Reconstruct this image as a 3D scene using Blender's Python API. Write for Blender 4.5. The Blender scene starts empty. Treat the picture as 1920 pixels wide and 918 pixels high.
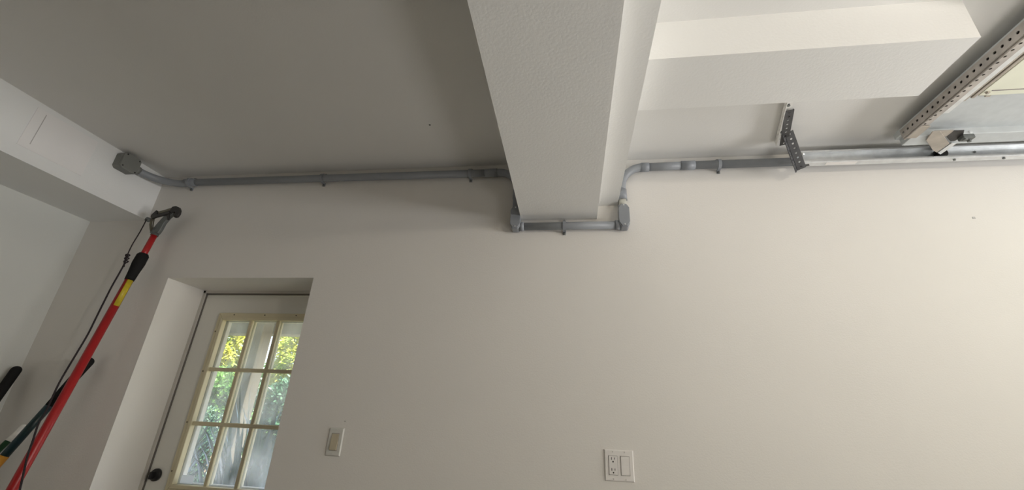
import bpy, bmesh, math, random
from mathutils import Vector, Matrix, noise

# ------------------------------------------------------------------ camera, world, sun, exposure
scene = bpy.context.scene
col = scene.collection

cam_data = bpy.data.cameras.new('camera')
cam = bpy.data.objects.new('camera', cam_data)
col.objects.link(cam)
cam_data.sensor_width = 36.0
cam_data.lens = 787.46 / 1920 * 36.0
cam_data.clip_start = 0.02
R0 = Vector((0.990794, 0.128749, 0.041846))      # camera right
R1 = Vector((-0.011038, 0.384902, -0.922891))    # camera down
R2 = Vector((-0.134928, 0.913933, 0.382780))     # camera forward
cam.matrix_world = Matrix(((R0.x, -R1.x, -R2.x, 0.0),
                           (R0.y, -R1.y, -R2.y, 0.0),
                           (R0.z, -R1.z, -R2.z, 1.445),
                           (0, 0, 0, 1)))
scene.camera = cam

SKY_STRENGTH = 0.85
SUN_STRENGTH = 32.0
EXPOSURE = 0.0
DOOR_LIGHT = 41.0
FLOOR_LIGHT = 23.0
LAMP = 38.0
world = bpy.data.worlds.new('world')
scene.world = world
world.use_nodes = True
wn = world.node_tree.nodes
wl = world.node_tree.links
wn.clear()
wo = wn.new('ShaderNodeOutputWorld')
wb = wn.new('ShaderNodeBackground')
sk = wn.new('ShaderNodeTexSky')
sk.sky_type = 'NISHITA'
sk.sun_disc = False
sk.sun_elevation = math.radians(52)
sk.sun_rotation = math.radians(60)
sk.air_density = 1.0
sk.dust_density = 3.0
wb.inputs['Strength'].default_value = SKY_STRENGTH
wl.new(sk.outputs[0], wb.inputs['Color'])
wl.new(wb.outputs[0], wo.inputs['Surface'])

sun_d = bpy.data.lights.new('sun', 'SUN')
sun_d.energy = SUN_STRENGTH
sun_d.angle = math.radians(0.6)
sun_d.color = (1.0, 0.97, 0.92)
sun = bpy.data.objects.new('sun', sun_d)
col.objects.link(sun)
sun.rotation_euler = Vector((0.42, -0.16, 0.85)).to_track_quat('Z', 'Y').to_euler()

# daylight entering by the upper part of the open garage doorway at the right


def area_light(name, loc, direction, sx, sy, spread, energy, color):
    d_ = bpy.data.lights.new(name, 'AREA')
    d_.shape = 'RECTANGLE'
    d_.size, d_.size_y = sx, sy
    d_.spread = math.radians(spread)
    d_.energy = energy
    d_.color = color
    o = bpy.data.objects.new(name, d_)
    col.objects.link(o)
    n = Vector(direction).normalized()
    X = Vector((0, 1, 0))
    X = (X - n * X.dot(n)).normalized()
    Y = (-n).cross(X)
    m = Matrix((X, Y, -n)).transposed().to_4x4()
    m.translation = Vector(loc)
    o.matrix_world = m
    return o


area_light('garage_doorway_daylight', (3.93, 0.25, 1.75), (-1, 0, 0.5), 2.3, 0.7, 100, DOOR_LIGHT, (1.0, 0.985, 0.965))
# added area lamp imitating light bounced up from the floor inside the doorway
area_light('floor_bounce_fill', (2.2, 0.0, 0.05), (0, 0, 1), 1.0, 1.0, 180, FLOOR_LIGHT, (1.0, 0.975, 0.94))
# warm bulb of the door opener under the parked door
ld = bpy.data.lights.new('opener_bulb', 'POINT')
ld.energy = LAMP
ld.shadow_soft_size = 0.06
ld.color = (1.0, 0.90, 0.76)
lo = bpy.data.objects.new('opener_bulb', ld)
col.objects.link(lo)
lo.location = (1.85, -0.42, 2.48)

scene.view_settings.view_transform = 'Standard'
scene.view_settings.look = 'None'
scene.view_settings.gamma = 1.0
scene.view_settings.use_curve_mapping = False
scene.view_settings.exposure = EXPOSURE
scene.cycles.use_denoising = True
scene.cycles.diffuse_bounces = 7
scene.cycles.max_bounces = 14
scene.cycles.transparent_max_bounces = 16
scene.cycles.sample_clamp_indirect = 6.0


# ------------------------------------------------------------------ helpers
def lin(c):
    return tuple(((v / 12.92) if v <= 0.04045 else ((v + 0.055) / 1.055) ** 2.4) for v in c)


def mat(name, c, rough=0.5, metal=0.0, var=0.0, vscale=8.0, bump=0.0, bscale=80.0, spec=0.5, c2=None, stretch=None,
        transl=0.0):
    """procedural principled material; c is linear RGB albedo"""
    m = bpy.data.materials.new(name)
    m.use_nodes = True
    nt = m.node_tree
    b = nt.nodes['Principled BSDF']
    b.inputs['Roughness'].default_value = rough
    b.inputs['Metallic'].default_value = metal
    b.inputs['Specular IOR Level'].default_value = spec
    b.inputs['Base Color'].default_value = (*c, 1)
    tc = nt.nodes.new('ShaderNodeTexCoord')
    src = tc.outputs['Object']
    if stretch:
        mp = nt.nodes.new('ShaderNodeMapping')
        mp.inputs['Scale'].default_value = stretch
        nt.links.new(src, mp.inputs['Vector'])
        src = mp.outputs[0]
    if var > 0 or c2:
        n = nt.nodes.new('ShaderNodeTexNoise')
        n.inputs['Scale'].default_value = vscale
        n.inputs['Detail'].default_value = 5
        nt.links.new(src, n.inputs['Vector'])
        r = nt.nodes.new('ShaderNodeValToRGB')
        r.color_ramp.elements[0].position = 0.3
        r.color_ramp.elements[1].position = 0.7
        a = c2 if c2 else tuple(v * (1 - var) for v in c)
        z = c if c2 else tuple(min(1, v * (1 + var)) for v in c)
        r.color_ramp.elements[0].color = (*a, 1)
        r.color_ramp.elements[1].color = (*z, 1)
        nt.links.new(n.outputs['Fac'], r.inputs[0])
        nt.links.new(r.outputs[0], b.inputs['Base Color'])
    if bump > 0:
        n2 = nt.nodes.new('ShaderNodeTexNoise')
        n2.inputs['Scale'].default_value = bscale
        n2.inputs['Detail'].default_value = 3
        nt.links.new(src, n2.inputs['Vector'])
        bp = nt.nodes.new('ShaderNodeBump')
        bp.inputs['Strength'].default_value = bump
        bp.inputs['Distance'].default_value = 0.004
        nt.links.new(n2.outputs['Fac'], bp.inputs['Height'])
        nt.links.new(bp.outputs[0], b.inputs['Normal'])
    if transl > 0:
        t = nt.nodes.new('ShaderNodeBsdfTranslucent')
        ms = nt.nodes.new('ShaderNodeMixShader')
        ms.inputs[0].default_value = transl
        if var > 0 or c2:
            nt.links.new(r.outputs[0], t.inputs['Color'])
        else:
            t.inputs['Color'].default_value = (*c, 1)
        out = nt.nodes['Material Output']
        nt.links.new(b.outputs[0], ms.inputs[1])
        nt.links.new(t.outputs[0], ms.inputs[2])
        nt.links.new(ms.outputs[0], out.inputs['Surface'])
    return m


class MB:
    """collects shapes, then links them as ONE mesh object"""
    def __init__(self):
        self.bm = bmesh.new()

    def box(self, x0, x1, y0, y1, z0, z1, bevel=0.0):
        b = bmesh.new()
        bmesh.ops.create_cube(b, size=1.0)
        bmesh.ops.scale(b, vec=(abs(x1 - x0), abs(y1 - y0), abs(z1 - z0)), verts=b.verts)
        bmesh.ops.translate(b, vec=((x0 + x1) / 2, (y0 + y1) / 2, (z0 + z1) / 2), verts=b.verts)
        if bevel:
            bmesh.ops.bevel(b, geom=list(b.edges), offset=bevel, segments=2, affect='EDGES', profile=0.5)
        self._merge(b)
        return self

    def _merge(self, b, M=None):
        if M is not None:
            bmesh.ops.transform(b, matrix=M, verts=b.verts)
        me = bpy.data.meshes.new('tmp')
        b.to_mesh(me)
        b.free()
        self.bm.from_mesh(me)
        bpy.data.meshes.remove(me)

    def prism(self, pts, depth, M, bevel=0.0):
        """polygon in local XY extruded by depth along local +Z, then placed by M"""
        b = bmesh.new()
        vs = [b.verts.new((p[0], p[1], 0)) for p in pts]
        f = b.faces.new(vs)
        r = bmesh.ops.extrude_face_region(b, geom=[f])
        bmesh.ops.translate(b, vec=(0, 0, depth), verts=[v for v in r['geom'] if isinstance(v, bmesh.types.BMVert)])
        bmesh.ops.recalc_face_normals(b, faces=b.faces)
        if bevel:
            bmesh.ops.bevel(b, geom=list(b.edges), offset=bevel, segments=2, affect='EDGES', profile=0.5)
        self._merge(b, M)
        return self

    def tube(self, path, r, seg=20, cap=True):
        """swept round tube; r a number or a list per point"""
        P = [Vector(p) for p in path]
        n = len(P)
        rr = r if isinstance(r, (list, tuple)) else [r] * n
        T = []
        for i in range(n):
            a = P[max(i - 1, 0)]
            c = P[min(i + 1, n - 1)]
            T.append((c - a).normalized())
        up = Vector((0, 0, 1)) if abs(T[0].z) < 0.9 else Vector((1, 0, 0))
        N = (up - T[0] * up.dot(T[0])).normalized()
        rings = []
        bm = self.bm
        for i in range(n):
            N = (N - T[i] * N.dot(T[i])).normalized()
            B = T[i].cross(N)
            ring = []
            for k in range(seg):
                a = 2 * math.pi * k / seg
                ring.append(bm.verts.new(P[i] + (N * math.cos(a) + B * math.sin(a)) * rr[i]))
            rings.append(ring)
        for i in range(n - 1):
            for k in range(seg):
                f = bm.faces.new((rings[i][k], rings[i][(k + 1) % seg], rings[i + 1][(k + 1) % seg], rings[i + 1][k]))
                f.smooth = True
        if cap:
            bm.faces.new(list(reversed(rings[0])))
            bm.faces.new(rings[-1])
        return self

    def cyl(self, a, b, r, seg=20, r2=None):
        return self.tube([a, b], [r, r2 if r2 is not None else r], seg)

    def holed_strip(self, length, width, th, pitch, hr, M, seg=12, rows=(0.5,)):
        """flat strip in local XY (X along), real punched round holes, thickness along Z"""
        n = int(length / pitch)
        b = bmesh.new()
        nr = len(rows)
        for k in range(n):
            for ri in range(nr):
                x0, x1 = k * pitch, (k + 1) * pitch
                y0, y1 = width * ri / nr, width * (ri + 1) / nr
                cx, cy = (x0 + x1) / 2, (y0 + y1) / 2
                for z, flip in ((0, True), (th, False)):
                    circ = []
                    sq = []
                    for s in range(seg):
                        a = 2 * math.pi * (s + 0.5) / seg
                        ca, sa = math.cos(a), math.sin(a)
                        circ.append(b.verts.new((cx + hr * ca, cy + hr * sa, z)))
                        t = 1 / max(abs(ca) / ((x1 - x0) / 2), abs(sa) / ((y1 - y0) / 2))
                        sq.append((cx + ca * t, cy + sa * t))
                    # outer ring: ray hits plus the square's corners
                    outer = []
                    for s in range(seg):
                        outer.append((b.verts.new((sq[s][0], sq[s][1], z)), s))
                    corners = {}
                    for s in range(seg):
                        s2 = (s + 1) % seg
                        p, q = sq[s], sq[s2]
                        onx = abs(abs(p[0] - cx) - (x1 - x0) / 2) < 1e-7
                        onx2 = abs(abs(q[0] - cx) - (x1 - x0) / 2) < 1e-7
                        vs = [circ[s], outer[s][0]]
                        if onx != onx2:
                            kx = p[0] if onx else q[0]
                            ky = q[1] if onx else p[1]
                            vs.append(b.verts.new((kx, ky, z)))
                        vs += [outer[s2][0], circ[s2]]
                        if flip:
                            vs.reverse()
                        b.faces.new(vs)
                    if z == 0:
                        lowc = circ
                    else:
                        for s in range(seg):
                            s2 = (s + 1) % seg
                            b.faces.new((lowc[s], lowc[s2], circ[s2], circ[s]))
        L = n * pitch
        for (xa, ya, xb, yb) in ((0, 0, L, 0), (L, 0, L, width), (L, width, 0, width), (0, width, 0, 0)):
            b.faces.new([b.verts.new(p) for p in ((xa, ya, 0), (xb, yb, 0), (xb, yb, th), (xa, ya, th))])
        self._merge(b, M)
        return self

    def build(self, name, m, parent=None, smooth=False, keep_world=True):
        bmesh.ops.remove_doubles(self.bm, verts=self.bm.verts, dist=1e-6)
        me = bpy.data.meshes.new(name)
        self.bm.to_mesh(me)
        self.bm.free()
        if smooth:
            for p in me.polygons:
                p.use_smooth = True
        me.materials.append(m)
        o = bpy.data.objects.new(name, me)
        col.objects.link(o)
        if parent is not None:
            o.parent = parent
            if keep_world:   # geometry was written in world coordinates
                o.matrix_parent_inverse = WM[parent.name].inverted()
                WM[o.name] = Matrix.Identity(4)
        else:
            WM[o.name] = Matrix.Identity(4)
        return o


WM = {}


def thing(name, label, cat, loc, group=None):
    o = bpy.data.objects.new(name, None)
    o.empty_display_size = 0.05
    o.location = loc
    col.objects.link(o)
    WM[o.name] = Matrix.Translation(Vector(loc))
    return tag(o, label, cat, group)


def tag(o, label, cat, group=None, kind=None):
    if label:
        o['label'] = label
    if cat:
        o['category'] = cat
    if group:
        o['group'] = group
    if kind:
        o['kind'] = kind
    return o


def structure(o, label=None):
    o['kind'] = 'structure'
    if label:
        o['label'] = label
    return o


def frame(origin, xdir, ydir):
    """matrix with local X along xdir, local Y near ydir"""
    X = Vector(xdir).normalized()
    Y = Vector(ydir)
    Y = (Y - X * Y.dot(X)).normalized()
    Z = X.cross(Y)
    M = Matrix((X, Y, Z)).transposed().to_4x4()
    M.translation = Vector(origin)
    return M


XZ = frame((0, 0, 0), (1, 0, 0), (0, 0, 1))   # local XY -> world XZ, local Z -> world -Y

# ------------------------------------------------------------------ materials
WALLC = (0.79, 0.772, 0.74)
M_wall = mat('painted_wall', WALLC, 0.62, var=0.012, vscale=2.2, bump=0.12, bscale=160, spec=0.25)
M_ceil = mat('painted_ceiling', (0.75, 0.745, 0.725), 0.75, var=0.012, vscale=2.0, bump=0.12, bscale=140, spec=0.2)
M_beam = mat('painted_beam', (0.81, 0.81, 0.79), 0.62, var=0.012, vscale=3, bump=0.15, bscale=120, spec=0.25)
M_soffit = mat('painted_soffit', (0.81, 0.82, 0.815), 0.65, var=0.012, vscale=3, bump=0.12, bscale=140, spec=0.2)
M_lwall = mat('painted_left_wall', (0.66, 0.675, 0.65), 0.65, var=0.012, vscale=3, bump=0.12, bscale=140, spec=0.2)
M_floor = mat('concrete_floor', (0.24, 0.22, 0.20), 0.7, var=0.12, vscale=3, bump=0.2, bscale=40)
M_ply = mat('plywood_lining', (0.30, 0.22, 0.15), 0.7, var=0.2, vscale=2, stretch=(1, 1, 6))
M_patch = mat('patched_drywall', (0.83, 0.82, 0.815), 0.7, var=0.01, vscale=6, bump=0.1, bscale=90, spec=0.2)
M_doorp = mat('painted_door', (0.80, 0.80, 0.76), 0.45, var=0.02, vscale=3, bump=0.05, bscale=60)
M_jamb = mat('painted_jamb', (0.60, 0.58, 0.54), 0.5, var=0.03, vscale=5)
M_seal = mat('dark_weatherstrip', (0.17, 0.155, 0.14), 0.7, var=0.1)
M_glaze = mat('cream_glazing_frame', (0.72, 0.66, 0.47), 0.42, var=0.04, vscale=10)
M_plug = mat('screw_plug', (0.12, 0.10, 0.07), 0.6, var=0.1)
M_black = mat('black_metal', (0.012, 0.012, 0.013), 0.4, var=0.2, vscale=30)
M_pvc = mat('grey_pvc', (0.29, 0.31, 0.335), 0.42, var=0.05, vscale=12)
M_pvc2 = mat('grey_pvc_fitting', (0.275, 0.295, 0.325), 0.38, var=0.05, vscale=12)
M_pvcp = mat('pale_cement_smear', (0.52, 0.52, 0.47), 0.5, var=0.1, vscale=20)
M_jbox = mat('grey_box_plastic', (0.20, 0.205, 0.19), 0.5, var=0.05, vscale=10)
M_galv = mat('galvanised_steel', (0.72, 0.74, 0.75), 0.34, metal=0.6, var=0.10, vscale=25)
M_galvd = mat('dull_punched_steel', (0.085, 0.085, 0.088), 0.45, metal=0.3, var=0.2, vscale=30)
M_strut = mat('punched_strut_steel', (0.46, 0.43, 0.40), 0.5, metal=0.3, var=0.2, vscale=18)
M_gpaint = mat('white_primed_steel', (0.78, 0.77, 0.74), 0.5, var=0.03, vscale=9)
M_skin = mat('door_steel_skin', (0.52, 0.55, 0.56), 0.5, metal=0.1, var=0.05, vscale=30)
M_cream = mat('cream_door_panel', (0.74, 0.75, 0.62), 0.55, var=0.03, vscale=9)
M_brown = mat('tan_bracket_steel', (0.42, 0.38, 0.33), 0.5, metal=0.3, var=0.12, vscale=20)
M_rubber = mat('black_rubber', (0.012, 0.012, 0.012), 0.75, var=0.1, spec=0.2)
M_red = mat('red_fibreglass', (0.40, 0.014, 0.016), 0.33, var=0.06, vscale=20)
M_orange = mat('orange_edge', (0.52, 0.10, 0.02), 0.4, var=0.06, vscale=20)
M_yellow = mat('yellow_label', (0.66, 0.50, 0.02), 0.45, c2=(0.50, 0.40, 0.03), vscale=60)
M_cast = mat('grey_cast_metal', (0.14, 0.15, 0.145), 0.45, metal=0.3, var=0.15, vscale=40)
M_castd = mat('dark_cast_metal', (0.035, 0.032, 0.03), 0.45, metal=0.3, var=0.2, vscale=40)
M_blade = mat('olive_lever_metal', (0.16, 0.15, 0.11), 0.45, metal=0.4, var=0.2, vscale=50)
M_rope = mat('dark_rope', (0.030, 0.022, 0.026), 0.85, var=0.3, vscale=150, bump=0.5, bscale=400)
M_navy = mat('navy_shaft', (0.012, 0.028, 0.065), 0.35, c2=(0.010, 0.045, 0.04), vscale=5)
M_green = mat('green_shaft', (0.010, 0.060, 0.022), 0.4, var=0.1)
M_white = mat('worn_white_tip', (0.85, 0.85, 0.80), 0.6, var=0.15, vscale=40)
M_ochre = mat('orange_collar', (0.60, 0.28, 0.03), 0.45, var=0.1)
M_plate = mat('white_wall_plate', (0.84, 0.82, 0.80), 0.32, var=0.01, spec=0.5)
M_plate2 = mat('ivory_plate', (0.66, 0.66, 0.62), 0.32, var=0.01, spec=0.5)
M_rocker = mat('almond_rocker', (0.55, 0.49, 0.36), 0.35, var=0.02)
M_slot = mat('dark_slot', (0.015, 0.013, 0.012), 0.6)
M_seam = mat('faint_paint_seam', (0.50, 0.49, 0.48), 0.7)
M_stick = mat('translucent_sticker', (0.85, 0.86, 0.87), 0.5, transl=0.7)
M_gap = mat('shadow_gap', (0.25, 0.23, 0.22), 0.6)
M_post = mat('weathered_post', (0.46, 0.40, 0.30), 0.8, c2=(0.36, 0.33, 0.28), vscale=6, stretch=(8, 8, 0.6))
M_porch = mat('porch_boards', (0.50, 0.48, 0.44), 0.8, var=0.1, vscale=6)
M_soil = mat('garden_soil', (0.05, 0.045, 0.03), 0.9, c2=(0.12, 0.11, 0.07), vscale=4, bump=0.5, bscale=20)
M_drive = mat('driveway_asphalt', (0.16, 0.155, 0.15), 0.8, var=0.08, vscale=1.5, bump=0.2, bscale=30)
M_lfy = mat('yellow_green_leaves', (0.74, 0.66, 0.10), 0.5, c2=(0.36, 0.50, 0.10), vscale=3.5, transl=0.5)
M_lfg = mat('green_leaves', (0.22, 0.38, 0.10), 0.45, c2=(0.07, 0.17, 0.05), vscale=5, transl=0.35)
M_lfd = mat('dark_green_leaves', (0.10, 0.20, 0.11), 0.3, c2=(0.03, 0.08, 0.05), vscale=5, transl=0.2)
M_lfs = mat('strap_leaves', (0.10, 0.16, 0.12), 0.18, c2=(0.035, 0.075, 0.06), vscale=4, transl=0.15, spec=0.9)
M_stem = mat('shrub_stem', (0.14, 0.10, 0.06), 0.8, var=0.2)

# dirty window glass: mostly clear, streaked film that catches the daylight
M_glass = bpy.data.materials.new('dusty_glass')
M_glass.use_nodes = True
gt = M_glass.node_tree
gt.nodes.clear()
go = gt.nodes.new('ShaderNodeOutputMaterial')
tr = gt.nodes.new('ShaderNodeBsdfTransparent')
tr.inputs[0].default_value = (0.95, 0.97, 0.96, 1)
gl = gt.nodes.new('ShaderNodeBsdfGlossy')
gl.inputs['Roughness'].default_value = 0.03
tl = gt.nodes.new('ShaderNodeBsdfTranslucent')
tl.inputs[0].default_value = (0.9, 0.93, 0.95, 1)
m1 = gt.nodes.new('ShaderNodeMixShader')
m1.inputs[0].default_value = 0.05
m2 = gt.nodes.new('ShaderNodeMixShader')
tcg = gt.nodes.new('ShaderNodeTexCoord')
mpg = gt.nodes.new('ShaderNodeMapping')
mpg.inputs['Scale'].default_value = (9, 1, 4)
mpg.inputs['Rotation'].default_value = (0, 0.6, 0)
ng = gt.nodes.new('ShaderNodeTexNoise')
ng.inputs['Scale'].default_value = 1.6
ng.inputs['Detail'].default_value = 6
mr = gt.nodes.new('ShaderNodeMapRange')
mr.inputs[1].default_value = 0.35
mr.inputs[2].default_value = 0.8
mr.inputs[3].default_value = 0.05
mr.inputs[4].default_value = 0.32
gt.links.new(tcg.outputs['Object'], mpg.inputs[0])
gt.links.new(mpg.outputs[0], ng.inputs['Vector'])
gt.links.new(ng.outputs['Fac'], mr.inputs[0])
gt.links.new(tr.outputs[0], m1.inputs[1])
gt.links.new(gl.outputs[0], m1.inputs[2])
gt.links.new(mr.outputs[0], m2.inputs[0])
gt.links.new(m1.outputs[0], m2.inputs[1])
gt.links.new(tl.outputs[0], m2.inputs[2])
gt.links.new(m2.outputs[0], go.inputs['Surface'])

# ------------------------------------------------------------------ room shell
H = 2.727          # ceiling height
WY = 1.926         # main wall face
XL, XR, YB = -2.85, 4.0, -3.6
RT = 2.08          # door recess top

structure(MB().prism([(XL - 0.2, -0.1), (-2.175, -0.1), (-2.175, RT), (-1.317, RT), (-1.317, -0.1), (XR + 0.2, -0.1),
                      (XR + 0.2, H + 0.15), (XL - 0.2, H + 0.15)], 0.29,
                     Matrix.Translation((0, WY + 0.29, 0)) @ XZ).build('wall_back', M_wall))
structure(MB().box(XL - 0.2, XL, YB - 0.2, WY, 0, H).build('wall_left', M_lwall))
structure(MB().box(XL - 0.2, XR + 0.2, YB - 0.2, YB, 0, H).build('wall_front', M_ply))
structure(MB().prism([(YB, 0), (-1.00, 0), (-1.00, 2.12), (1.46, 2.12), (1.46, 0), (WY, 0), (WY, H), (YB, H)], 0.2,
                     frame((XR, 0, 0), (0, 1, 0), (0, 0, 1))).build('wall_right', M_wall))
structure(MB().box(XL - 0.2, XR + 0.2, YB - 0.2, WY + 0.0, -0.12, 0).build('floor', M_floor))
structure(MB().box(XL - 0.2, XR + 0.2, YB - 0.2, WY, H, H + 0.15).build('ceiling', M_ceil))
# dropped bulkhead along the left wall
structure(MB().box(XL, -2.455, YB, WY, 2.434, H).build('trim_1', M_soffit),
          'white dropped bulkhead along the top of the left wall')
# boxed beam across the ceiling with a shallower step on its right side
structure(MB().prism([(-0.241, H), (-0.241, 2.387), (0.138, 2.387), (0.138, 2.461), (0.243, 2.461), (0.243, H)],
                     WY - YB, Matrix.Translation((0, WY, 0)) @ XZ).build('trim_2', M_beam),
          'wide white boxed beam crossing the ceiling')
# boxed duct hanging from the ceiling right of the beam
structure(MB().box(0.243, 1.233, 1.094, 1.343, 2.563, H).build('trim_3', M_beam),
          'white boxed duct housing on the ceiling right of the beam')
# patched access panel outline on the bulkhead face
pm = MB()
pm.box(-2.4555, -2.453, 1.262, 1.534, 2.494, 2.700, 0.001)
pp = structure(pm.build('trim_4', M_patch), 'faint patched rectangle on the bulkhead face')
pr_ = MB()
pr_.box(-2.4535, -2.4520, 1.300, 1.303, 2.52, 2.685)
structure(pr_.build('patch_seam', M_seam, pp))
# ceiling nail pop / wall specks
for nm, x, y, z, lab, dx, dz in (('wall_mark', 1.785, WY, 2.358, 'tiny dent in the wall at upper right, below the track', 0.006, 0.005),
                                 ('wall_mark', -1.003, WY, 1.406, 'tiny grey speck just above the light switch', 0.004, 0.003)):
    o = MB().box(x - dx, x + dx, y - 0.0012, y + 0.001, z - dz, z + dz, 0.0008).build(nm, M_seam)
    structure(o, lab)
o = MB().box(-0.658, -0.650, 1.561, 1.567, H - 0.0015, H + 0.001).build('ceiling_mark', M_castd)
structure(o, 'small dark speck on the grey ceiling left of the beam')

# driveway in front of the open garage doorway
structure(MB().box(XR + 0.2, 22, -12, 10, -0.14, -0.02).build('driveway_ground', M_drive))
# unseen wall added outside the doorway to keep excess sky light out
structure(MB().box(6.4, 6.7, -9, 9, -0.1, 6.5).build('wall_sky_block', M_ply))
structure(MB().box(-16, XR + 0.2, WY + 0.29, 16, -0.14, -0.02).build('garden_ground', M_soil))

# ------------------------------------------------------------------ entry door in its recess
JY = 2.172
door = bpy.data.objects.new('door_1', None)
col.objects.link(door)
door.location = (-1.75, 2.2, 0)
WM['door_1'] = Matrix.Translation((-1.75, 2.2, 0))
structure(door, 'pale grey entry door with a nine-pane window set in a deep wall recess')
# jamb and head with weatherstrip
jm = MB()
jm.box(-2.175, -2.160, JY, 2.245, 0, RT)
jm.box(-1.332, -1.317, JY, 2.245, 0, RT)
jm.box(-2.175, -1.317, JY, 2.245, 2.066, RT)
jm.build('door_frame', M_jamb, door)
ws = MB()
ws.box(-2.160, -2.155, 2.181, 2.19, 0, 2.066)
ws.box(-1.337, -1.332, 2.181, 2.19, 0, 2.066)
ws.box(-2.160, -1.332, 2.181, 2.19, 2.058, 2.066)
ws.build('weatherstrip', M_seal, door)
# slab with an opening for the glazing (four pieces read as one face)
GX0, GX1, GZ0, GZ1 = -2.005, -1.455, 1.055, 1.925
sl = MB()
SX0, SX1, SZ1, SY0, SY1 = -2.153, -1.339, 2.055, 2.186, 2.230
ring_o = [(SX0, 0.012), (SX1, 0.012), (SX1, SZ1), (SX0, SZ1)]
sl.box(SX0, GX0, SY0, SY1, 0.012, SZ1)
sl.box(GX1, SX1, SY0, SY1, 0.012, SZ1)
sl.box(GX0, GX1, SY0, SY1, 0.012, GZ0)
sl.box(GX0, GX1, SY0, SY1, GZ1, SZ1)
sl.build('slab', M_doorp, door)
# moulded glazing frame: raised border with a stepped inner lip
gf = MB()


def border(mb, x0, x1, z0, z1, w, y0, y1, bev=0.0):
    """mitred rectangular frame, outer rect given, width w"""
    for pts in ([(x0, z0), (x1, z0), (x1 - w, z0 + w), (x0 + w, z0 + w)],
                [(x1, z0), (x1, z1), (x1 - w, z1 - w), (x1 - w, z0 + w)],
                [(x1, z1), (x0, z1), (x0 + w, z1 - w), (x1 - w, z1 - w)],
                [(x0, z1), (x0, z0), (x0 + w, z0 + w), (x0 + w, z1 - w)]):
        mb.prism(pts, y1 - y0, Matrix.Translation((0, y1, 0)) @ XZ, bev)


border(gf, -2.030, -1.438, 1.030, 1.948, 0.030, 2.176, 2.188, 0.003)
border(gf, -2.006, -1.462, 1.054, 1.924, 0.018, 2.168, 2.200, 0.003)
gfo = gf.build('glazing_frame', M_glaze, door)
for x, z, in ((-1.93, 1.937), (-1.735, 1.937), (-1.54, 1.937), (-2.019, 1.84), (-2.019, 1.62), (-2.019, 1.36),
              (-2.019, 1.13), (-1.93, 1.040), (-1.735, 1.040), (-1.54, 1.040)):
    MB().cyl((x, 2.1770, z), (x, 2.1740, z), 0.0035, 10).build('screw_plug', M_plug, gfo)
# outer sash border behind the glass
so = MB()
border(so, -2.005, -1.455, 1.055, 1.925, 0.022, 2.212, 2.240, 0.003)
so.build('outer_glazing_frame', M_gpaint, door)
# muntins
mu = MB()
for x in (-1.816, -1.646):
    mu.box(x - 0.010, x + 0.010, 2.180, 2.198, 1.070, 1.908, 0.004)
    mu.box(x - 0.007, x + 0.007, 2.212, 2.226, 1.070, 1.908, 0.003)
for z in (1.632, 1.355):
    mu.box(-1.99, -1.47, 2.179, 2.197, z - 0.010, z + 0.010, 0.004)
    mu.box(-1.99, -1.47, 2.212, 2.226, z - 0.007, z + 0.007, 0.003)
mu.build('muntin_grid', M_glaze, door)
MB().box(-1.995, -1.465, 2.203, 2.207, 1.064, 1.914).build('glass', M_glass, door)
# white sticker in the lower left pane corner
st = MB()
st.box(-1.978, -1.905, 2.2018, 2.2028, 1.075, 1.112)
st.build('sticker', M_stick, door)
# black deadbolt thumb-turn
db = MB()
db.tube([(-2.108, 2.187, 1.107), (-2.108, 2.176, 1.107), (-2.108, 2.171, 1.107), (-2.108, 2.169, 1.107)],
        [0.029, 0.029, 0.026, 0.012], 28)
dbo = db.build('deadbolt', M_black, door)
MB().box(-2.114, -2.102, 2.145, 2.172, 1.090, 1.124, 0.004).build('thumb_turn', M_black, dbo)
# lever handle just below the picture
hn = MB()
hn.tube([(-2.108, 2.187, 0.95), (-2.108, 2.174, 0.95)], 0.030, 24)
hn.tube([(-2.108, 2.18, 0.95), (-2.108, 2.145, 0.95)], 0.012, 16)
hn.tube([(-2.108, 2.142, 0.95), (-2.06, 2.140, 0.95), (-1.99, 2.144, 0.948)], [0.011, 0.010, 0.008], 16)
hn.build('handle', M_black, door)

# ------------------------------------------------------------------ switch and outlet on the wall


def wall_plate(name, label, cat, cx, cz, w, h, m):
    t = thing(name, label, cat, (cx, WY, cz))
    p = MB()
    y = WY
    # pillowed plate: bevelled rim down to the wall
    b = bmesh.new()
    bmesh.ops.create_cube(b, size=1.0)
    bmesh.ops.scale(b, vec=(w, 0.0065, h), verts=b.verts)
    for v in b.verts:
        if v.co.y < 0:
            v.co.x *= (w - 0.008) / w
            v.co.z *= (h - 0.008) / h
    bmesh.ops.bevel(b, geom=[e for e in b.edges], offset=0.0012, segments=2, affect='EDGES', profile=0.5)
    p._merge(b, Matrix.Translation((cx, y - 0.00325, cz)))
    plate = p.build('plate', m, t)
    return t, plate


sw, swp = wall_plate('light_switch', 'single rocker light switch on the wall right of the door recess', 'light switch',
                     -1.032, 1.321, 0.070, 0.1145, M_plate2)
MB().box(-1.032 - 0.0175, -1.032 + 0.0175, WY - 0.0072, WY - 0.005, 1.321 - 0.0345, 1.321 + 0.0345).build('rocker_gap', M_gap, sw)
rk = MB()
rk.prism([(0.0, -0.033), (0.0040, -0.033), (0.0060, -0.031), (0.0035, 0), (0.0016, 0.031), (0.0, 0.033)], 0.032,
         frame((-1.032 + 0.016, WY - 0.0070, 1.321), (0, -1, 0), (0, 0, 1)))
rko = rk.build('rocker', M_rocker, sw)
rko['label'] = 'almond coloured rocker paddle'
for s in (-1, 1):
    MB().cyl((-1.032, WY - 0.0065, 1.321 + s * 0.0485), (-1.032, WY - 0.0078, 1.321 + s * 0.0485), 0.0032, 12).build('screw', M_plate2, sw)

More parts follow.
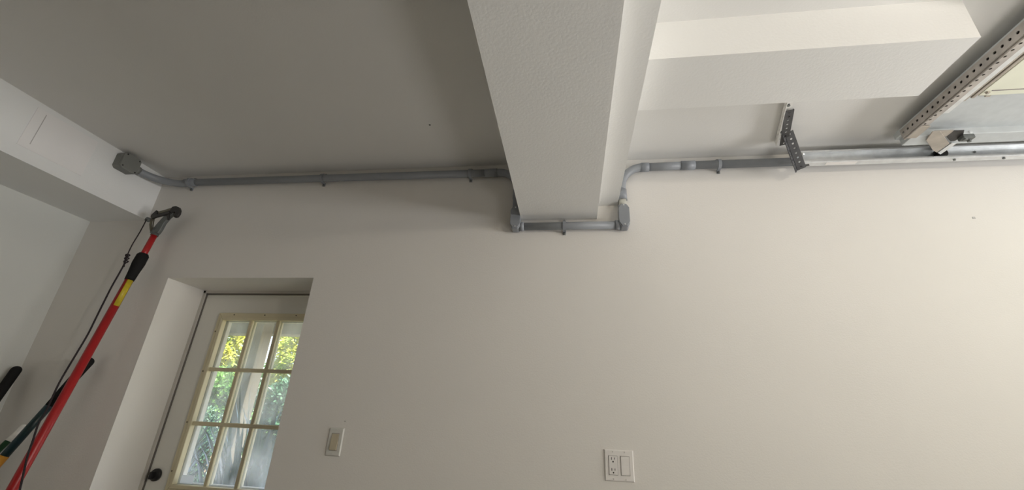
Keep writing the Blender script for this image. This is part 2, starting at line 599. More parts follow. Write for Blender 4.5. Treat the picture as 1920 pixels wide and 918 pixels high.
ox, oz = 0.1875, 1.293
ou, oup = wall_plate('power_outlet', 'white double-gang plate with a power outlet and rocker switch low on the wall', 'outlet',
                     ox, oz, 0.116, 0.1145, M_plate)
for dx in (-0.0235, 0.0235):
    MB().box(ox + dx - 0.0178, ox + dx + 0.0178, WY - 0.0071, WY - 0.005, oz - 0.0348, oz + 0.0348).build('gap', M_gap, ou)
rec = MB().box(ox - 0.0235 - 0.0165, ox - 0.0235 + 0.0165, WY - 0.0090, WY - 0.006, oz - 0.0335, oz + 0.0335, 0.001).build('receptacle', M_plate, ou)
for s in (-1, 1):
    cz = oz + s * 0.0195
    hs = MB()
    hs.box(ox - 0.0235 - 0.0075, ox - 0.0235 - 0.0050, WY - 0.0094, WY - 0.0088, cz + 0.0, cz + 0.0095)
    hs.box(ox - 0.0235 + 0.0050, ox - 0.0235 + 0.0072, WY - 0.0094, WY - 0.0088, cz + 0.001, cz + 0.0085)
    hs.cyl((ox - 0.0235, WY - 0.0088, cz - 0.0065), (ox - 0.0235, WY - 0.0094, cz - 0.0065), 0.0028, 14)
    hs.build('socket_slots', M_slot, rec)
rk = MB()
rk.prism([(0.0, -0.033), (0.0030, -0.033), (0.0035, -0.030), (0.0018, 0), (0.0035, 0.030), (0.0030, 0.033), (0.0, 0.033)], 0.032,
         frame((ox + 0.0235 + 0.016, WY - 0.0070, oz), (0, -1, 0), (0, 0, 1)))
rk.build('rocker', M_plate, ou)
for dx in (-0.0235, 0.0235):
    for s in (-1, 1):
        sc_ = MB()
        sc_.cyl((ox + dx, WY - 0.0065, oz + s * 0.0485), (ox + dx, WY - 0.0078, oz + s * 0.0485), 0.0032, 12)
        so_ = sc_.build('screw', M_plate, ou)
        MB().box(ox + dx - 0.0005, ox + dx + 0.0005, WY - 0.0081, WY - 0.0076, oz + s * 0.0485 - 0.0026, oz + s * 0.0485 + 0.0026).build('screw_slot', M_slot, so_)

# ------------------------------------------------------------------ junction box and conduit
PR = 0.0205        # conduit radius
PY = WY - PR - 0.004
PZ = 2.668
jb = thing('junction_box', 'grey plastic junction box on the white bulkhead at the left end of the conduit', 'junction box',
           (-2.455, 1.6825, 2.66))
b = MB()
# box with clipped corners, extruded away from the bulkhead (+x)
y0, y1, z0, z1, c = 1.636, 1.729, 2.617, 2.712, 0.012
b.prism([(y0 + c, z0), (y1 - c, z0), (y1, z0 + c), (y1, z1 - c), (y1 - c, z1), (y0 + c, z1), (y0, z1 - c), (y0, z0 + c)],
        0.043, frame((-2.455, 0, 0), (0, 1, 0), (0, 0, 1)), 0.0015)
b.build('body', M_jbox, jb)
b = MB()
b.prism([(y0 + c, z0 - .001), (y1 - c, z0 - .001), (y1 + .001, z0 + c), (y1 + .001, z1 - c), (y1 - c, z1 + .001), (y0 + c, z1 + .001), (y0 - .001, z1 - c), (y0 - .001, z0 + c)],
        0.012, frame((-2.411, 0, 0), (0, 1, 0), (0, 0, 1)), 0.002)
lid = b.build('lid', M_jbox, jb)
for yy, zz in ((y0 + .010, z0 + .014), (y1 - .012, z0 + .010), (y0 + .012, z1 - .010), (y1 - .012, z1 - .012)):
    MB().cyl((-2.3995, yy, zz), (-2.3975, yy, zz), 0.0042, 12).build('screw', M_black, lid)
MB().cyl((-2.43, 1.729, 2.662), (-2.43, 1.752, 2.662), PR + 0.0035, 22).build('hub', M_jbox, jb)


def arc(p0, d0, d1, r, n=12):
    """quarter bend starting at p0 going d0, turning to d1, radius r"""
    p0 = Vector(p0)
    d0 = Vector(d0)
    d1 = Vector(d1)
    c_ = p0 + d1 * r
    return [c_ - d1 * r * math.cos(a) + d0 * r * math.sin(a) for a in [math.pi / 2 * i / n for i in range(n + 1)]]


# left run: out of the box, round the corner, along the wall, down beside the beam
c1 = thing('conduit', 'long grey conduit run from the junction box to the left side of the beam', 'conduit', (-2.43, 1.73, 2.66))
R1_ = PY - 1.745
bend = arc((-2.43, 1.745, 2.662), (0, 1, 0), (1, 0, 0), R1_)
MB().tube(bend + [(-2.205, PY, PZ)], PR).build('corner_bend', M_pvc, c1)
MB().tube([(-2.235, PY, PZ), (-0.43, PY, PZ - 0.005)], PR).build('pipe', M_pvc, c1)
MB().tube([(-2.270, PY, PZ), (-2.195, PY, PZ)], PR + 0.0025).build('coupling', M_pvc2, c1)
MB().tube([(-0.445, PY, PZ - 0.005), (-0.378, PY, PZ - 0.005)], PR + 0.0025).build('coupling', M_pvc2, c1)
XLB = -0.266
rb = 0.10
elb = arc((XLB - rb, PY, PZ - 0.005), (1, 0, 0), (0, 0, -1), rb)
MB().tube([(-0.39, PY, PZ - 0.005)] + elb + [(XLB, PY, 2.43)], PR).build('elbow', M_pvc2, c1)
MB().tube([(XLB, PY, 2.50), (XLB, PY, 2.558)], PR + 0.0025).build('coupling', M_pvc2, c1)

# short run under the beam
LZ = 2.341
c2_ = thing('conduit', 'short straight grey conduit on the wall under the beam end', 'conduit', (0, PY, LZ))
MB().tube([(-0.235, PY, LZ), (0.235, PY, LZ)], PR - 0.001).build('pipe', M_pvc, c2_)

# right run: up beside the beam, bend, then along the wall behind the door track
XRB = 0.266
c3 = thing('conduit', 'grey conduit rising beside the beam and running right behind the door track', 'conduit', (XRB, PY, 2.44))
q = MB().tube([(XRB, PY, 2.425), (XRB, PY, 2.485)], PR - 0.001).build('pale_collar', M_pvcp, c3)
q['label'] = 'pale cement-smeared stub'
MB().tube([(XRB, PY, 2.476), (XRB, PY, 2.535)], [PR + 0.0035, PR + 0.0025]).build('coupling', M_pvc2, c3)
er = arc((XRB, PY, PZ - 0.115), (0, 0, 1), (1, 0, 0), 0.112)
MB().tube([(XRB, PY, 2.53)] + er + [(0.40, PY, PZ - 0.003)], PR).build('elbow', M_pvc, c3)
MB().tube([(0.368, PY, PZ - 0.003), (0.408, PY, PZ - 0.003)], PR + 0.003).build('coupling', M_pvc2, c3)
MB().tube([(0.40, PY, PZ - 0.003), (0.58, PY, PZ - 0.001)], PR).build('pipe', M_pvc, c3)
MB().tube([(0.565, PY, PZ - 0.001), (0.632, PY, PZ - 0.001)], PR + 0.003).build('coupling', M_pvc2, c3)
MB().tube([(0.62, PY, PZ - 0.001), (3.6, PY, PZ - 0.004)], PR).build('pipe', M_pvc, c3)


def lb_body(x, side, label):
    """LB fitting: upright rounded body, screwed octagonal cover on its face, side hub towards the short run"""
    t = thing('access_fitting', label, 'conduit fitting', (x, WY, 2.38))
    w, d = 0.0245, 0.050
    z0, z1 = 2.318, 2.432
    bd = MB()
    yb = WY - 0.002
    prof = [(-w, 0.016), (-w + 0.010, 0.0), (w - 0.010, 0.0), (w, 0.016), (w, z1 - z0 - 0.006), (w - 0.008, z1 - z0), (-w + 0.008, z1 - z0), (-w, z1 - z0 - 0.006)]
    bd.prism(prof, d, Matrix.Translation((x, yb, z0)) @ XZ, 0.004)
    bd.tube([(x, PY, z1 - 0.01), (x, PY, z1 + 0.012)], PR + 0.003)
    xs = x - side * w
    bd.tube([(xs + side * 0.004, PY, LZ), (xs - side * 0.018, PY, LZ)], PR + 0.003)
    bd.build('body', M_pvc2, t)
    cv = MB()
    hh = z1 - z0
    cw = w + 0.0005
    cv.prism([(-cw * .45, 0.004), (cw * .45, 0.004), (cw, 0.026), (cw, hh - 0.012), (cw * .45, hh + 0.008), (-cw * .45, hh + 0.008), (-cw, hh - 0.012), (-cw, 0.026)],
             0.006, Matrix.Translation((x, yb - d, z0)) @ XZ, 0.0015)
    cvo = cv.build('cover', M_pvc2, t)
    for zz in (z0 + 0.012, z1 + 0.001):
        MB().cyl((x, yb - d - 0.006, zz), (x, yb - d - 0.0080, zz), 0.0035, 12).build('screw', M_galv, cvo)
    return t


lb_body(XLB, -1, 'grey conduit body with a screwed cover at the lower left corner of the beam')
lb_body(XRB, 1, 'grey conduit body with a screwed cover at the lower right corner of the beam')


def clamp(x, z, r, label, vertical_pads=True):
    """two-hole saddle strap over the conduit with pads above and below"""
    t = thing('conduit_clamp', label, 'clamp', (x, WY, z), 'saddle clamps holding the grey conduit')
    hw = 0.0075
    b = MB()
    ro, ri = r + 0.0060, r + 0.0005
    pts = []
    n = 14
    outer = [(WY - PY + ro * math.sin(math.pi * i / n), -ro * math.cos(math.pi * i / n)) for i in range(n + 1)]
    inner = [(WY - PY + ri * math.sin(math.pi * i / n), -ri * math.cos(math.pi * i / n)) for i in range(n + 1)]
    prof = [(0.0, -ro - 0.013), (0.0045, -ro - 0.013), (0.0045, -ro - 0.001)] + outer + [(0.0045, ro + 0.001), (0.0045, ro + 0.013), (0.0, ro + 0.013), (0.0, ri)] + list(reversed(inner)) + [(0.0, -ri)]
    b.prism(prof, 2 * hw, frame((x + hw, WY, z), (0, -1, 0), (0, 0, 1)))
    b.build('strap', M_pvc2, t)
    for s in (-1, 1):
        b = MB()
        b.tube([(x, WY - 0.004, z + s * (ro + 0.008)), (x, WY - 0.009, z + s * (ro + 0.008)), (x, WY - 0.0115, z + s * (ro + 0.008))],
               [0.0062, 0.0062, 0.003], 12)
        b.build('screw', M_cast, t)
    return t


clamp(-2.190 - 0.045, PZ - 0.001, PR + 0.002, 'grey conduit clamp nearest the junction box at the left wall corner')
clamp(-1.384, PZ - 0.003, PR, 'grey conduit clamp halfway along the long left run')
clamp(-0.526, PZ - 0.005, PR, 'grey conduit clamp on the left run just before the beam')
clamp(-0.023, LZ, PR, 'grey conduit clamp on the short run under the beam end')
clamp(0.747, PZ - 0.002, PR, 'grey conduit clamp right of the beam near the end of the door track')

# ------------------------------------------------------------------ overhead door track and its hanger
tk = thing('door_track', 'galvanised horizontal garage door track running along the wall to the right', 'door track', (1.08, 1.86, 2.65))
tz0, tz1, tyw, tyf = 2.616, 2.684, 1.866, 1.833
th = 0.0022
cprof = [(tyw, tz0), (tyf + 0.004, tz0), (tyf, tz0 + 0.003), (tyf, tz0 + 0.010), (tyf + th, tz0 + 0.010), (tyf + th, tz0 + 0.004),
         (tyf + 0.006, tz0 + th), (tyw - th, tz0 + th), (tyw - th, tz1 - th), (tyf + 0.006, tz1 - th), (tyf + th, tz1 - 0.004),
         (tyf + th, tz1 - 0.010), (tyf, tz1 - 0.010), (tyf, tz1 - 0.003), (tyf + 0.004, tz1), (tyw, tz1)]
MB().prism(cprof, 2.30, frame((1.085, 0, 0), (0, 1, 0), (0, 0, 1))).build('channel', M_galv, tk)
q = MB().box(1.20, 1.33, 1.838, 1.860, tz0 - 0.0012, tz0 - 0.0002)
qo = q.build('sticker', M_plate, tk)
qo['label'] = 'white strip stuck under the track'
for x, z in ((1.735, 2.61), (1.93, 2.61)):
    q = MB()
    q.cyl((x, 1.850, tz0), (x, 1.850, tz0 - 0.005), 0.005, 10)
    q.build('bolt', M_cast, tk)
q = MB()
q.cyl((1.84, tyw - 0.003, 2.66), (1.84, tyw - 0.006, 2.66), 0.005, 10)
q.build('bolt', M_cast, tk)

hg = thing('hanger_bracket', 'dark punched steel angle hanger joining the ceiling to the end of the door track', 'bracket', (0.95, 1.6, 2.72))
# white ceiling angle
d = Vector((0.075, 0.27, 0)).normalized()
Mx = frame((0.915, 1.50, 2.7255), d, (1, -0.28, 0))
q = MB()
q.holed_strip(0.32, 0.032, 0.0022, 0.032, 0.0045, frame((0.897, 1.50, 2.7225), d, (1, -0.28, 0)))
q.holed_strip(0.32, 0.030, 0.0022, 0.032, 0.0045, frame((0.897, 1.50, 2.7225), d, (0, 0, -1)))
qo = q.build('ceiling_angle', M_gpaint, hg)
qo['label'] = 'white painted ceiling angle'
for k in (0.05, 0.24):
    p_ = Vector((0.913, 1.50, 2.7225)) + d * k
    MB().tube([p_, p_ - Vector((0, 0, 0.006))], 0.007, 6).build('lag_screw', M_cast, hg)
# dark strap hanging from the ceiling angle towards the track
A = Vector((0.935, 1.575, 2.712))
B = Vector((1.000, 1.800, 2.682))
q = MB()
q.holed_strip((B - A).length, 0.034, 0.0025, 0.0245, 0.0045, frame(A + Vector((-0.012, 0, 0)), B - A, (1, 0, 0)))
q.holed_strip((B - A).length, 0.012, 0.0025, 0.0245, 0.0025, frame(A + Vector((0.022, 0, 0)), B - A, (0, 0, 1)))
q.build('strap', M_galvd, hg)
# drop angle down to the track end: L section with two punched flanges
A = Vector((0.980, 1.720, 2.702))
B = Vector((1.072, 1.850, 2.582))
u = (B - A).normalized()
q = MB()
s1 = Vector((1, -0.35, 0.15))
s2 = Vector((-0.75, -0.45, -0.9))
q.holed_strip((B - A).length + 0.01, 0.036, 0.0025, 0.0245, 0.0048, frame(A, u, s1))
q.holed_strip((B - A).length + 0.01, 0.022, 0.0025, 0.0245, 0.0045, frame(A, u, s2))
q.build('drop_angle', M_galvd, hg)
q = MB()
q.tube([(1.05, 1.835, 2.665), (1.10, 1.835, 2.665)], 0.006, 10)
q.tube([(1.095, 1.835, 2.665), (1.108, 1.835, 2.665)], 0.011, 6)
q.build('bolt', M_galv, hg)
q = MB()
q.prism([(0, 0), (0.055, 0.010), (0.053, 0.018), (0.02, 0.016), (0.0, 0.028)], 0.003, frame((1.070, 1.845, 2.595), (1, 0, 0), (0, 0, 1)))
q.build('tab', M_galvd, hg)

# ------------------------------------------------------------------ sectional door parked overhead
gd = bpy.data.objects.new('door_2', None)
col.objects.link(gd)
gd.location = (1.45, 0.0, 2.65)
WM['door_2'] = Matrix.Translation(gd.location)
structure(gd, 'sectional garage door parked open under the ceiling at the far right')
DY1 = 1.762
DX0 = 1.452
# skin slab
q = MB()
q.box(DX0, 3.62, -3.1, DY1, 2.672, 2.700, 0.002)
q.build('door_skin', M_skin, gd)
# edge rail (end stile lip) along the wall side
q = MB()
q.box(1.47, 3.6, 1.692, DY1, 2.640, 2.674, 0.0025)
q.build('edge_rail', M_skin, gd)
# rolled retainer strips along the leading edge, next to the strut
q = MB()
q.box(1.487, 1.512, -3.0, 1.56, 2.648, 2.674, 0.003)
q.build('retainer', M_galv, gd)
q = MB()
q.box(1.517, 1.527, -3.0, 1.50, 2.655, 2.674, 0.002)
q.box(1.534, 1.546, -3.0, 1.485, 2.655, 2.674, 0.002)
q.build('retainer', M_brown, gd)
# cream inner panel with a shallow frame line
q = MB()
q.box(1.556, 3.2, -3.0, 1.478, 2.660, 2.673, 0.0015)
cp = q.build('inner_panel', M_cream, gd)
cp['label'] = 'cream coloured inner panel'
q = MB()
q.box(1.580, 3.2, 1.449, 1.453, 2.6585, 2.661)
q.build('panel_groove', M_gap, cp)
q = MB()
q.box(1.590, 1.606, 1.482, 1.492, 2.664, 2.673)
q.box(1.566, 1.574, 1.452, 1.462, 2.652, 2.662)
q.build('clip', M_brown, gd)
# punched strut: L section, vertical flange faces into the room, lower flange underneath
q = MB()
SL = 2.4
u = Vector((0, -1, 0))
q.holed_strip(SL, 0.040, 0.003, 0.02687, 0.0055, frame((1.440, 1.705, 2.640), u, (0, 0, 1)))
q.holed_strip(SL, 0.040, 0.003, 0.02687, 0.0048, frame((1.440, 1.705, 2.640), u, (1, 0, 0)))
q.tube([(1.446, 1.708, 2.6365), (1.446, -0.695, 2.6365)], 0.0035, 8)
so_ = q.build('punched_strut', M_strut, gd)
q = MB()
q.box(1.4455, 1.4475, -0.69, 1.700, 2.6445, 2.671)
q.box(1.449, 1.478, -0.69, 1.700, 2.6440, 2.6455)
q.build('strut_hole_shade', M_castd, gd)  # dark strips added behind the punched holes to paint them shaded
q = MB()
q.box(1.448, 1.486, 1.62, 1.700, 2.6345, 2.6385, 0.001)
q.build('end_plate', M_brown, gd)
# roller carrier
rc = MB()
rc.prism([(1.534, 1.716), (1.517, 1.657), (1.546, 1.656), (1.646, 1.747), (1.644, 1.814), (1.616, 1.796)], 0.004,
         Matrix.Translation((0, 0, 2.632)), 0.001)
rc.box(1.53, 1.60, 1.66, 1.70, 2.6355, 2.6415, 0.001)
rco = rc.build('roller_bracket', M_brown, gd)
q = MB()
q.prism([(1.553, 1.660), (1.640, 1.662), (1.664, 1.700), (1.660, 1.735), (1.645, 1.738)], 0.003, Matrix.Translation((0, 0, 2.6365)), 0.0005)
q.build('bracket_gap_shadow', M_castd, rco)  # dark sheet painted in as the underside shadow between bracket and rail
q = MB()
q.tube([(1.690, 1.69, 2.648), (1.690, 1.850, 2.656)], 0.006, 12)
q.build('roller_stem', M_galv, rco)
q = MB()
q.prism([(1.650, 1.742), (1.672, 1.745), (1.668, 1.828), (1.647, 1.814)], 0.005, Matrix.Translation((0, 0, 2.630)), 0.001)
q.build('bracket_lip', M_galv, rco)
q = MB()
q.box(1.655, 1.70, 1.690, 1.720, 2.620, 2.640, 0.003)
q.cyl((1.665, 1.70, 2.626), (1.665, 1.70, 2.614), 0.008, 6)
q.cyl((1.69, 1.712, 2.626), (1.69, 1.712, 2.614), 0.007, 6)
q.build('hinge_bolts', M_cast, rco)
q = MB()
q.tube([(1.690, 1.836, 2.650), (1.690, 1.840, 2.650), (1.690, 1.858, 2.650), (1.690, 1.861, 2.650)], [0.018, 0.024, 0.024, 0.018], 24)
q.build('roller_wheel', M_rubber, rco)

# ------------------------------------------------------------------ pole pruner leaning in the corner
F = Vector((-2.358, 1.62, 0.0))
T = Vector((-2.288, 1.862, 2.323))
ax = T - F


def PT(t):
    return F + ax * t


pg = thing('pole_pruner', 'long red pole pruner with a grey lopper head leaning left of the entry door', 'pole pruner', F)
MB().tube([PT(0.0), PT(0.03)], 0.022, 20).build('foot_cap', M_rubber, pg)
MB().tube([PT(0.01), PT(0.915)], 0.0185, 24).build('pole', M_red, pg)
MB().tube([PT(0.90), PT(1.002)], 0.0150, 24).build('inner_pole', M_red, pg)
q = MB()
q.tube([PT(0.876), PT(0.880), PT(0.895), PT(0.918), PT(0.938), PT(0.943)], [0.0205, 0.0215, 0.0235, 0.0285, 0.0275, 0.021], 24)
q.build('locking_collar', M_rubber, pg)
# label wrapped on the camera side of the pole
yl = MB()
uz = ax.normalized()
tocam = (Vector((0, 0, 1.445)) - PT(0.85))
tocam = (tocam - uz * tocam.dot(uz)).normalized()
sd = uz.cross(tocam)
r_ = 0.0190
prev = None
for i in range(9):
    a = math.radians(-45 + 90 * i / 8) + math.radians(22)
    o_ = (tocam * math.cos(a) + sd * math.sin(a)) * r_
    v0 = yl.bm.verts.new(PT(0.815) + o_)
    v1 = yl.bm.verts.new(PT(0.876) + o_)
    if prev:
        yl.bm.faces.new((prev[0], v0, v1, prev[1]))
    prev = (v0, v1)
yo = yl.build('label', M_yellow, pg, smooth=True)
sol = yo.modifiers.new('solid', 'SOLIDIFY')
sol.thickness = 0.0008
yo['label'] = 'yellow printed label'

# lopper head, cast body in the plane of the wall
hd = MB()
hd.tube([PT(0.992), PT(1.008)], [0.0185, 0.0195], 20)
hd.prism([(-2.312, 2.318), (-2.258, 2.312), (-2.249, 2.338), (-2.243, 2.377), (-2.228, 2.410), (-2.206, 2.432), (-2.218, 2.456), (-2.232, 2.452),
          (-2.255, 2.430), (-2.275, 2.395), (-2.287, 2.372), (-2.298, 2.345)], 0.020,
         Matrix.Translation((0, 1.866, 0)) @ XZ, 0.003)
hb = hd.build('head_casting', M_cast, pg)
hk = MB()
hk.prism([(-2.236, 2.449), (-2.226, 2.476), (-2.204, 2.480), (-2.180, 2.470), (-2.168, 2.452), (-2.165, 2.430), (-2.172, 2.412), (-2.188, 2.408),
          (-2.196, 2.416), (-2.190, 2.430), (-2.196, 2.442), (-2.210, 2.440), (-2.216, 2.430)], 0.016,
         Matrix.Translation((0, 1.858, 0)) @ XZ, 0.003)
hk.build('hook', M_castd, pg)
q = MB()
q.prism([(-2.236, 2.452), (-2.226, 2.440), (-2.222, 2.418), (-2.212, 2.395), (-2.222, 2.392), (-2.236, 2.412), (-2.250, 2.438)], 0.006,
        Matrix.Translation((0, 1.848, 0)) @ XZ, 0.001)
q.build('blade', M_castd, pg)
q = MB()
q.prism([(-2.312, 2.448), (-2.268, 2.460), (-2.231, 2.472), (-2.220, 2.468), (-2.218, 2.460), (-2.262, 2.446), (-2.304, 2.434)], 0.010,
        Matrix.Translation((0, 1.856, 0)) @ XZ, 0.002)
q.build('upper_arm', M_blade, pg)
q = MB()
q.prism([(-2.330, 2.425), (-2.318, 2.432), (-2.300, 2.428), (-2.228, 2.446), (-2.224, 2.430), (-2.240, 2.424), (-2.300, 2.410), (-2.322, 2.400), (-2.334, 2.410)], 0.012,
        Matrix.Translation((0, 1.850, 0)) @ XZ, 0.002)
q.prism([(-2.320, 2.448), (-2.314, 2.454), (-2.306, 2.440), (-2.309, 2.418), (-2.334, 2.408), (-2.337, 2.424)], 0.014,
        Matrix.Translation((0, 1.852, 0)) @ XZ, 0.002)
q.build('lever', M_castd, pg)
q = MB()
q.tube([(-2.330, 1.852, 2.418), (-2.336, 1.852, 2.395), (-2.333, 1.854, 2.370), (-2.322, 1.856, 2.345), (-2.308, 1.858, 2.324)], [0.005, 0.006, 0.006, 0.006, 0.007], 12)
q.tube([(-2.318, 1.848, 2.404), (-2.312, 1.852, 2.362), (-2.304, 1.856, 2.330)], 0.003, 8)
q.build('side_arm', M_blade, pg)
# pulley hanging from the lever
q = MB()
q.tube([(-2.350, 1.836, 2.397), (-2.350, 1.839, 2.397), (-2.350, 1.843, 2.397), (-2.350, 1.847, 2.397), (-2.350, 1.850, 2.397)],
       [0.013, 0.013, 0.009, 0.013, 0.013], 20)
q.tube([(-2.350, 1.834, 2.397), (-2.350, 1.852, 2.397)], 0.004, 10)
q.tube([(-2.350, 1.850, 2.397), (-2.330, 1.852, 2.412)], 0.004, 8)
pu = q.build('pulley', M_cast, pg)
# cord from the pulley with its knot, hanging across the pole
rope = [(-2.350, 1.832, 2.392), (-2.338, 1.826, 2.380), (-2.345, 1.825, 2.311), (-2.349, 1.816, 2.227), (-2.342, 1.809, 2.156), (-2.332, 1.804, 2.115),
        (-2.332, 1.798, 2.054), (-2.333, 1.790, 1.979), (-2.326, 1.775, 1.829), (-2.320, 1.765, 1.740), (-2.326, 1.754, 1.632),
        (-2.332, 1.742, 1.513), (-2.321, 1.730, 1.401), (-2.322, 1.723, 1.338), (-2.306, 1.717, 1.277), (-2.288, 1.710, 1.210),
        (-2.241, 1.698, 1.096), (-2.20, 1.69, 0.95), (-2.21, 1.68, 0.80)]


def smooth_path(p, sub=5):
    P = [Vector(a) for a in p]
    out = []
    for i in range(len(P) - 1):
        a, b, c, d_ = P[max(i - 1, 0)], P[i], P[i + 1], P[min(i + 2, len(P) - 1)]
        for k in range(sub):
            t = k / sub
            out.append(0.5 * ((2 * b) + (-a + c) * t + (2 * a - 5 * b + 4 * c - d_) * t * t + (-a + 3 * b - 3 * c + d_) * t ** 3))
    out.append(P[-1])
    return out


q = MB()
q.tube(smooth_path(rope[:6]), 0.0028, 8)
q.tube(smooth_path(rope[4:]), 0.0038, 8)
ro_ = q.build('pull_cord', M_rope, pg)
q = MB()
for k in range(3):
    z = 2.165 - k * 0.018
    x = -2.340 + k * 0.003
    loop = [(x + 0.010 * math.cos(a), 1.809 + 0.004 * math.sin(2 * a), z + 0.008 * math.sin(a)) for a in [2 * math.pi * i / 14 for i in range(15)]]
    q.tube(loop, 0.0034, 8)
q.tube([(-2.332, 1.803, 2.12), (-2.322, 1.80, 2.10)], 0.0034, 8)
q.build('knot', M_rope, ro_)

# ------------------------------------------------------------------ other long tools in the corner


def tool(name, label, cat, top, bot, parts, tip_round):
    """parts: list of (part name, t0, t1, radius, material); t from the floor (0) to the tip (1)"""
    t = thing(name, label, cat, bot)
    Fv, Tv = Vector(bot), Vector(top)
    a_ = Tv - Fv
    for (pn, t0, t1, r0, r1, m) in parts:
        if t1 >= 1.0 and tip_round:
            L_ = a_.length
            pts, rad = [Fv + a_ * t0], [r0]
            pts.append(Fv + a_ * (1 - r1 / L_)); rad.append(r1)
            for k in range(1, 6):
                an = math.pi / 2 * k / 5.3
                pts.append(Fv + a_ * (1 - r1 / L_ + math.sin(an) * r1 / L_)); rad.append(r1 * math.cos(an))
            MB().tube(pts, rad, 20).build(pn, m, t)
        else:
            MB().tube([Fv + a_ * t0, Fv + a_ * t1], [r0, r1], 20).build(pn, m, t)
    return t


tool('garden_tool', 'navy pole with a black rounded grip leaning behind the red pole pruner', 'garden tool',
     (-2.393, 1.885, 1.642), (-2.742, 1.45, 0.0),
     [('shaft', 0.0, 0.70, 0.016, 0.016, M_navy), ('collar', 0.69, 0.732, 0.0180, 0.0180, M_ochre),
      ('upper_shaft', 0.73, 0.88, 0.0165, 0.0165, M_navy), ('grip', 0.86, 1.0, 0.0165, 0.0215, M_rubber)], True)
tool('garden_tool', 'dark green pole with a short white tip in the lower left corner', 'garden tool',
     (-2.612, 1.885, 1.324), (-2.733, 1.25, 0.0),
     [('shaft', 0.0, 0.945, 0.0125, 0.0125, M_green), ('tip', 0.940, 1.0, 0.0125, 0.0105, M_white)], True)
tool('garden_tool', 'thick black-handled tool leaning on the left wall at the picture edge', 'garden tool',
     (-2.800, 1.880, 1.590), (-2.691, 1.50, 0.0),
     [('shaft', 0.0, 0.62, 0.015, 0.015, M_green), ('handle', 0.60, 1.0, 0.020, 0.0215, M_rubber)], True)

# ------------------------------------------------------------------ outside the door window
pr2 = thing('porch_roof', 'pale porch header and roof seen through the top of the door window', 'porch roof', (-3, 3.8, 2.1))
MB().box(-7.0, -0.2, 3.78, 3.92, 2.115, 2.42, 0.004).build('header', M_porch, pr2)
MB().box(-7.0, -0.2, WY + 0.30, 4.15, 2.42, 2.50).build('roof_boards', M_porch, pr2)
pw = MB().box(-3.005, -2.865, 3.62, 3.76, -0.03, 2.42, 0.006).build('porch_post', M_post)
tag(pw, 'square weathered wooden post outside the door window', 'post')

random.seed(7)


def leaf_quad(bm, p, d, n, L, W, bend=0.25):
    d = d.normalized()
    s = d.cross(n)
    if s.length < 1e-4:
        return
    s.normalize()
    n2 = s.cross(d)
    a = p
    m_ = p + d * L * 0.5 + n2 * L * bend * 0.3
    e = p + d * L - n2 * L * bend * 0.2
    v = [bm.verts.new(a), bm.verts.new(m_ + s * W * 0.5), bm.verts.new(e), bm.verts.new(m_ - s * W * 0.5)]
    bm.faces.new(v)


def shrub(name, label, cat, cx, cy, rx, ry, z0, z1, n, L, W, m, seed, group=None):
    t = thing(name, label, cat, (cx, cy, -0.02), group)
    rnd = random.Random(seed)
    mb = MB()
    cz, rz = (z0 + z1) / 2, (z1 - z0) / 2
    for i in range(n):
        v = Vector((rnd.gauss(0, 1), rnd.gauss(0, 1), rnd.gauss(0, 1))).normalized()
        lump = 0.80 + 0.35 * noise.noise(v * 2.3 + Vector((seed, 0, 0)))
        rr = lump * rnd.uniform(0.55, 1.0) ** 0.4
        p = Vector((cx + v.x * rx * rr, cy + v.y * ry * rr, cz + v.z * rz * rr))
        d_ = (v + Vector((rnd.uniform(-1, 1), rnd.uniform(-1, 1), rnd.uniform(-1.2, .6)))).normalized()
        leaf_quad(mb.bm, p, d_, Vector((rnd.uniform(-1, 1), rnd.uniform(-1, 1), 1)), L * rnd.uniform(.6, 1.3), W * rnd.uniform(.7, 1.2))
    mb.build('foliage', m, t)
    st_ = MB()
    for i in range(5):
        a = 2 * math.pi * i / 5
        st_.tube([(cx + 0.05 * math.cos(a), cy + 0.05 * math.sin(a), -0.03), (cx + rx * .3 * math.cos(a), cy + ry * .3 * math.sin(a), z0 + (z1 - z0) * .3),
                  (cx + rx * .5 * math.cos(a), cy + ry * .5 * math.sin(a), z0 + (z1 - z0) * .6)], [0.03, 0.022, 0.010], 8)
    st_.build('stem', M_stem, t)
    return t


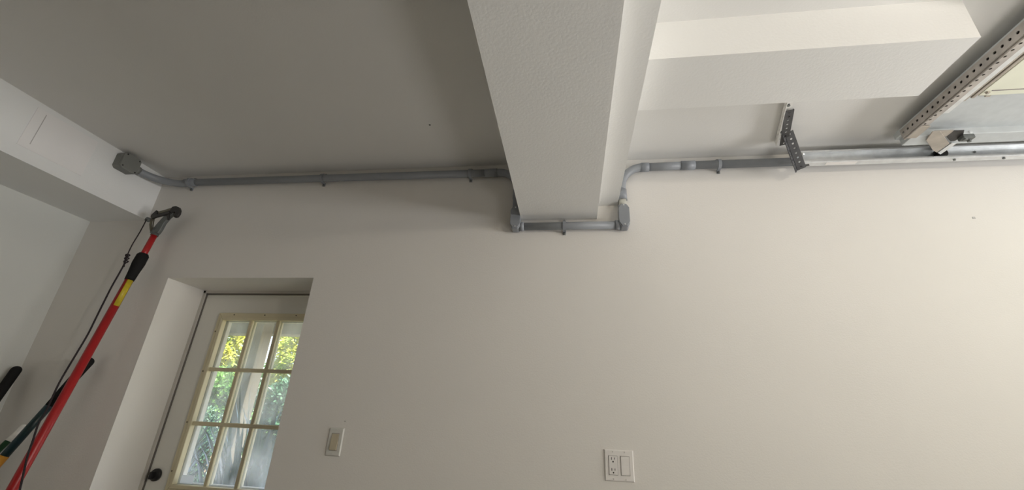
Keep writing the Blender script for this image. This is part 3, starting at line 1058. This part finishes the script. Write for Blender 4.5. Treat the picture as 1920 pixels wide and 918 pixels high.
def strap_clump(label, cx, cy, z0, h, n, seed):
    t = thing('strap_leaf_plant', label, 'plant', (cx, cy, -0.02), 'strap-leaved plants outside the door')
    rnd = random.Random(seed)
    mb = MB()
    bm = mb.bm
    for i in range(n):
        a = rnd.uniform(0, 2 * math.pi)
        L = h * rnd.uniform(0.75, 1.25)
        w = rnd.uniform(0.035, 0.062)
        lean = rnd.uniform(0.12, 0.46)
        px, py = cx + rnd.uniform(-.12, .12), cy + rnd.uniform(-.12, .12)
        dirh = Vector((math.cos(a), math.sin(a), 0))
        side = Vector((-math.sin(a), math.cos(a), 0))
        prev = None
        for k in range(8):
            s = k / 7
            hz = z0 + L * (s * 1.05 - 0.75 * lean * s ** 2.6)
            out_ = L * lean * (0.25 * s + 0.55 * s * s)
            p = Vector((px, py, 0)) + dirh * out_ + Vector((0, 0, hz))
            ww = w * (1 - s ** 3) * (0.5 + 0.5 * min(1, s * 4)) + 0.001
            q0 = bm.verts.new(p + side * ww / 2)
            qm = bm.verts.new(p - Vector((0, 0, ww * 0.25)))
            q1 = bm.verts.new(p - side * ww / 2)
            if prev:
                bm.faces.new((prev[0], q0, qm, prev[1])).smooth = True
                bm.faces.new((prev[1], qm, q1, prev[2])).smooth = True
            prev = (q0, qm, q1)
    mb.build('foliage', M_lfs, t)
    return t


shrub('shrub', 'bright yellow-green bush seen through the upper left panes of the door window', 'shrub', -6.15, 6.7, 1.0, 0.7, 1.60, 3.2, 14000, 0.085, 0.05, M_lfy, 1, 'yellow-green bushes')
shrub('shrub', 'bright yellow-green bush seen through the upper right panes beside the post', 'shrub', -4.42, 6.9, 0.74, 0.6, 1.20, 3.1, 11000, 0.085, 0.05, M_lfy, 2, 'yellow-green bushes')
shrub('shrub', 'mid green leafy shrub seen through the left middle pane of the door window', 'shrub', -4.95, 5.65, 0.60, 0.45, 0.85, 2.0, 6500, 0.08, 0.045, M_lfg, 3, 'green shrubs beyond the post')
shrub('shrub', 'dark green shrub seen through the right middle pane of the door window', 'shrub', -3.55, 5.4, 0.62, 0.45, 0.70, 1.9, 6500, 0.075, 0.035, M_lfd, 4, 'green shrubs beyond the post')
shrub('shrub', 'small-leaved dark shrub behind the lower left pane of the door window', 'shrub', -4.25, 4.85, 0.50, 0.35, 0.25, 1.45, 4500, 0.05, 0.02, M_lfd, 5, 'green shrubs beyond the post')
strap_clump('strap-leaved plant arching behind the lower right panes', -2.18, 3.05, 0.0, 1.45, 170, 11)
strap_clump('strap-leaved plant in front of the porch post behind the lower middle panes', -3.08, 3.00, 0.0, 1.38, 170, 12)
strap_clump('strap-leaved plant behind the lower left pane', -3.75, 3.85, 0.0, 1.40, 150, 13)
# soft hedge farther back closes the view
hb_ = MB()
rnd = random.Random(21)
for i in range(9000):
    x = rnd.uniform(-12, 0)
    z = rnd.uniform(-0.02, 2.3 + 0.5 * noise.noise(Vector((x * .8, 0, 3))))
    y = 9.2 + rnd.uniform(-.35, .35)
    d_ = Vector((rnd.uniform(-1, 1), rnd.uniform(-1, .3), rnd.uniform(-1, .5)))
    leaf_quad(hb_.bm, Vector((x, y, z)), d_, Vector((rnd.uniform(-1, 1), rnd.uniform(-1, 1), 1)), 0.20, 0.11)
ho = hb_.build('hedge', M_lfg)
tag(ho, 'distant green hedge closing the garden view', 'hedge')
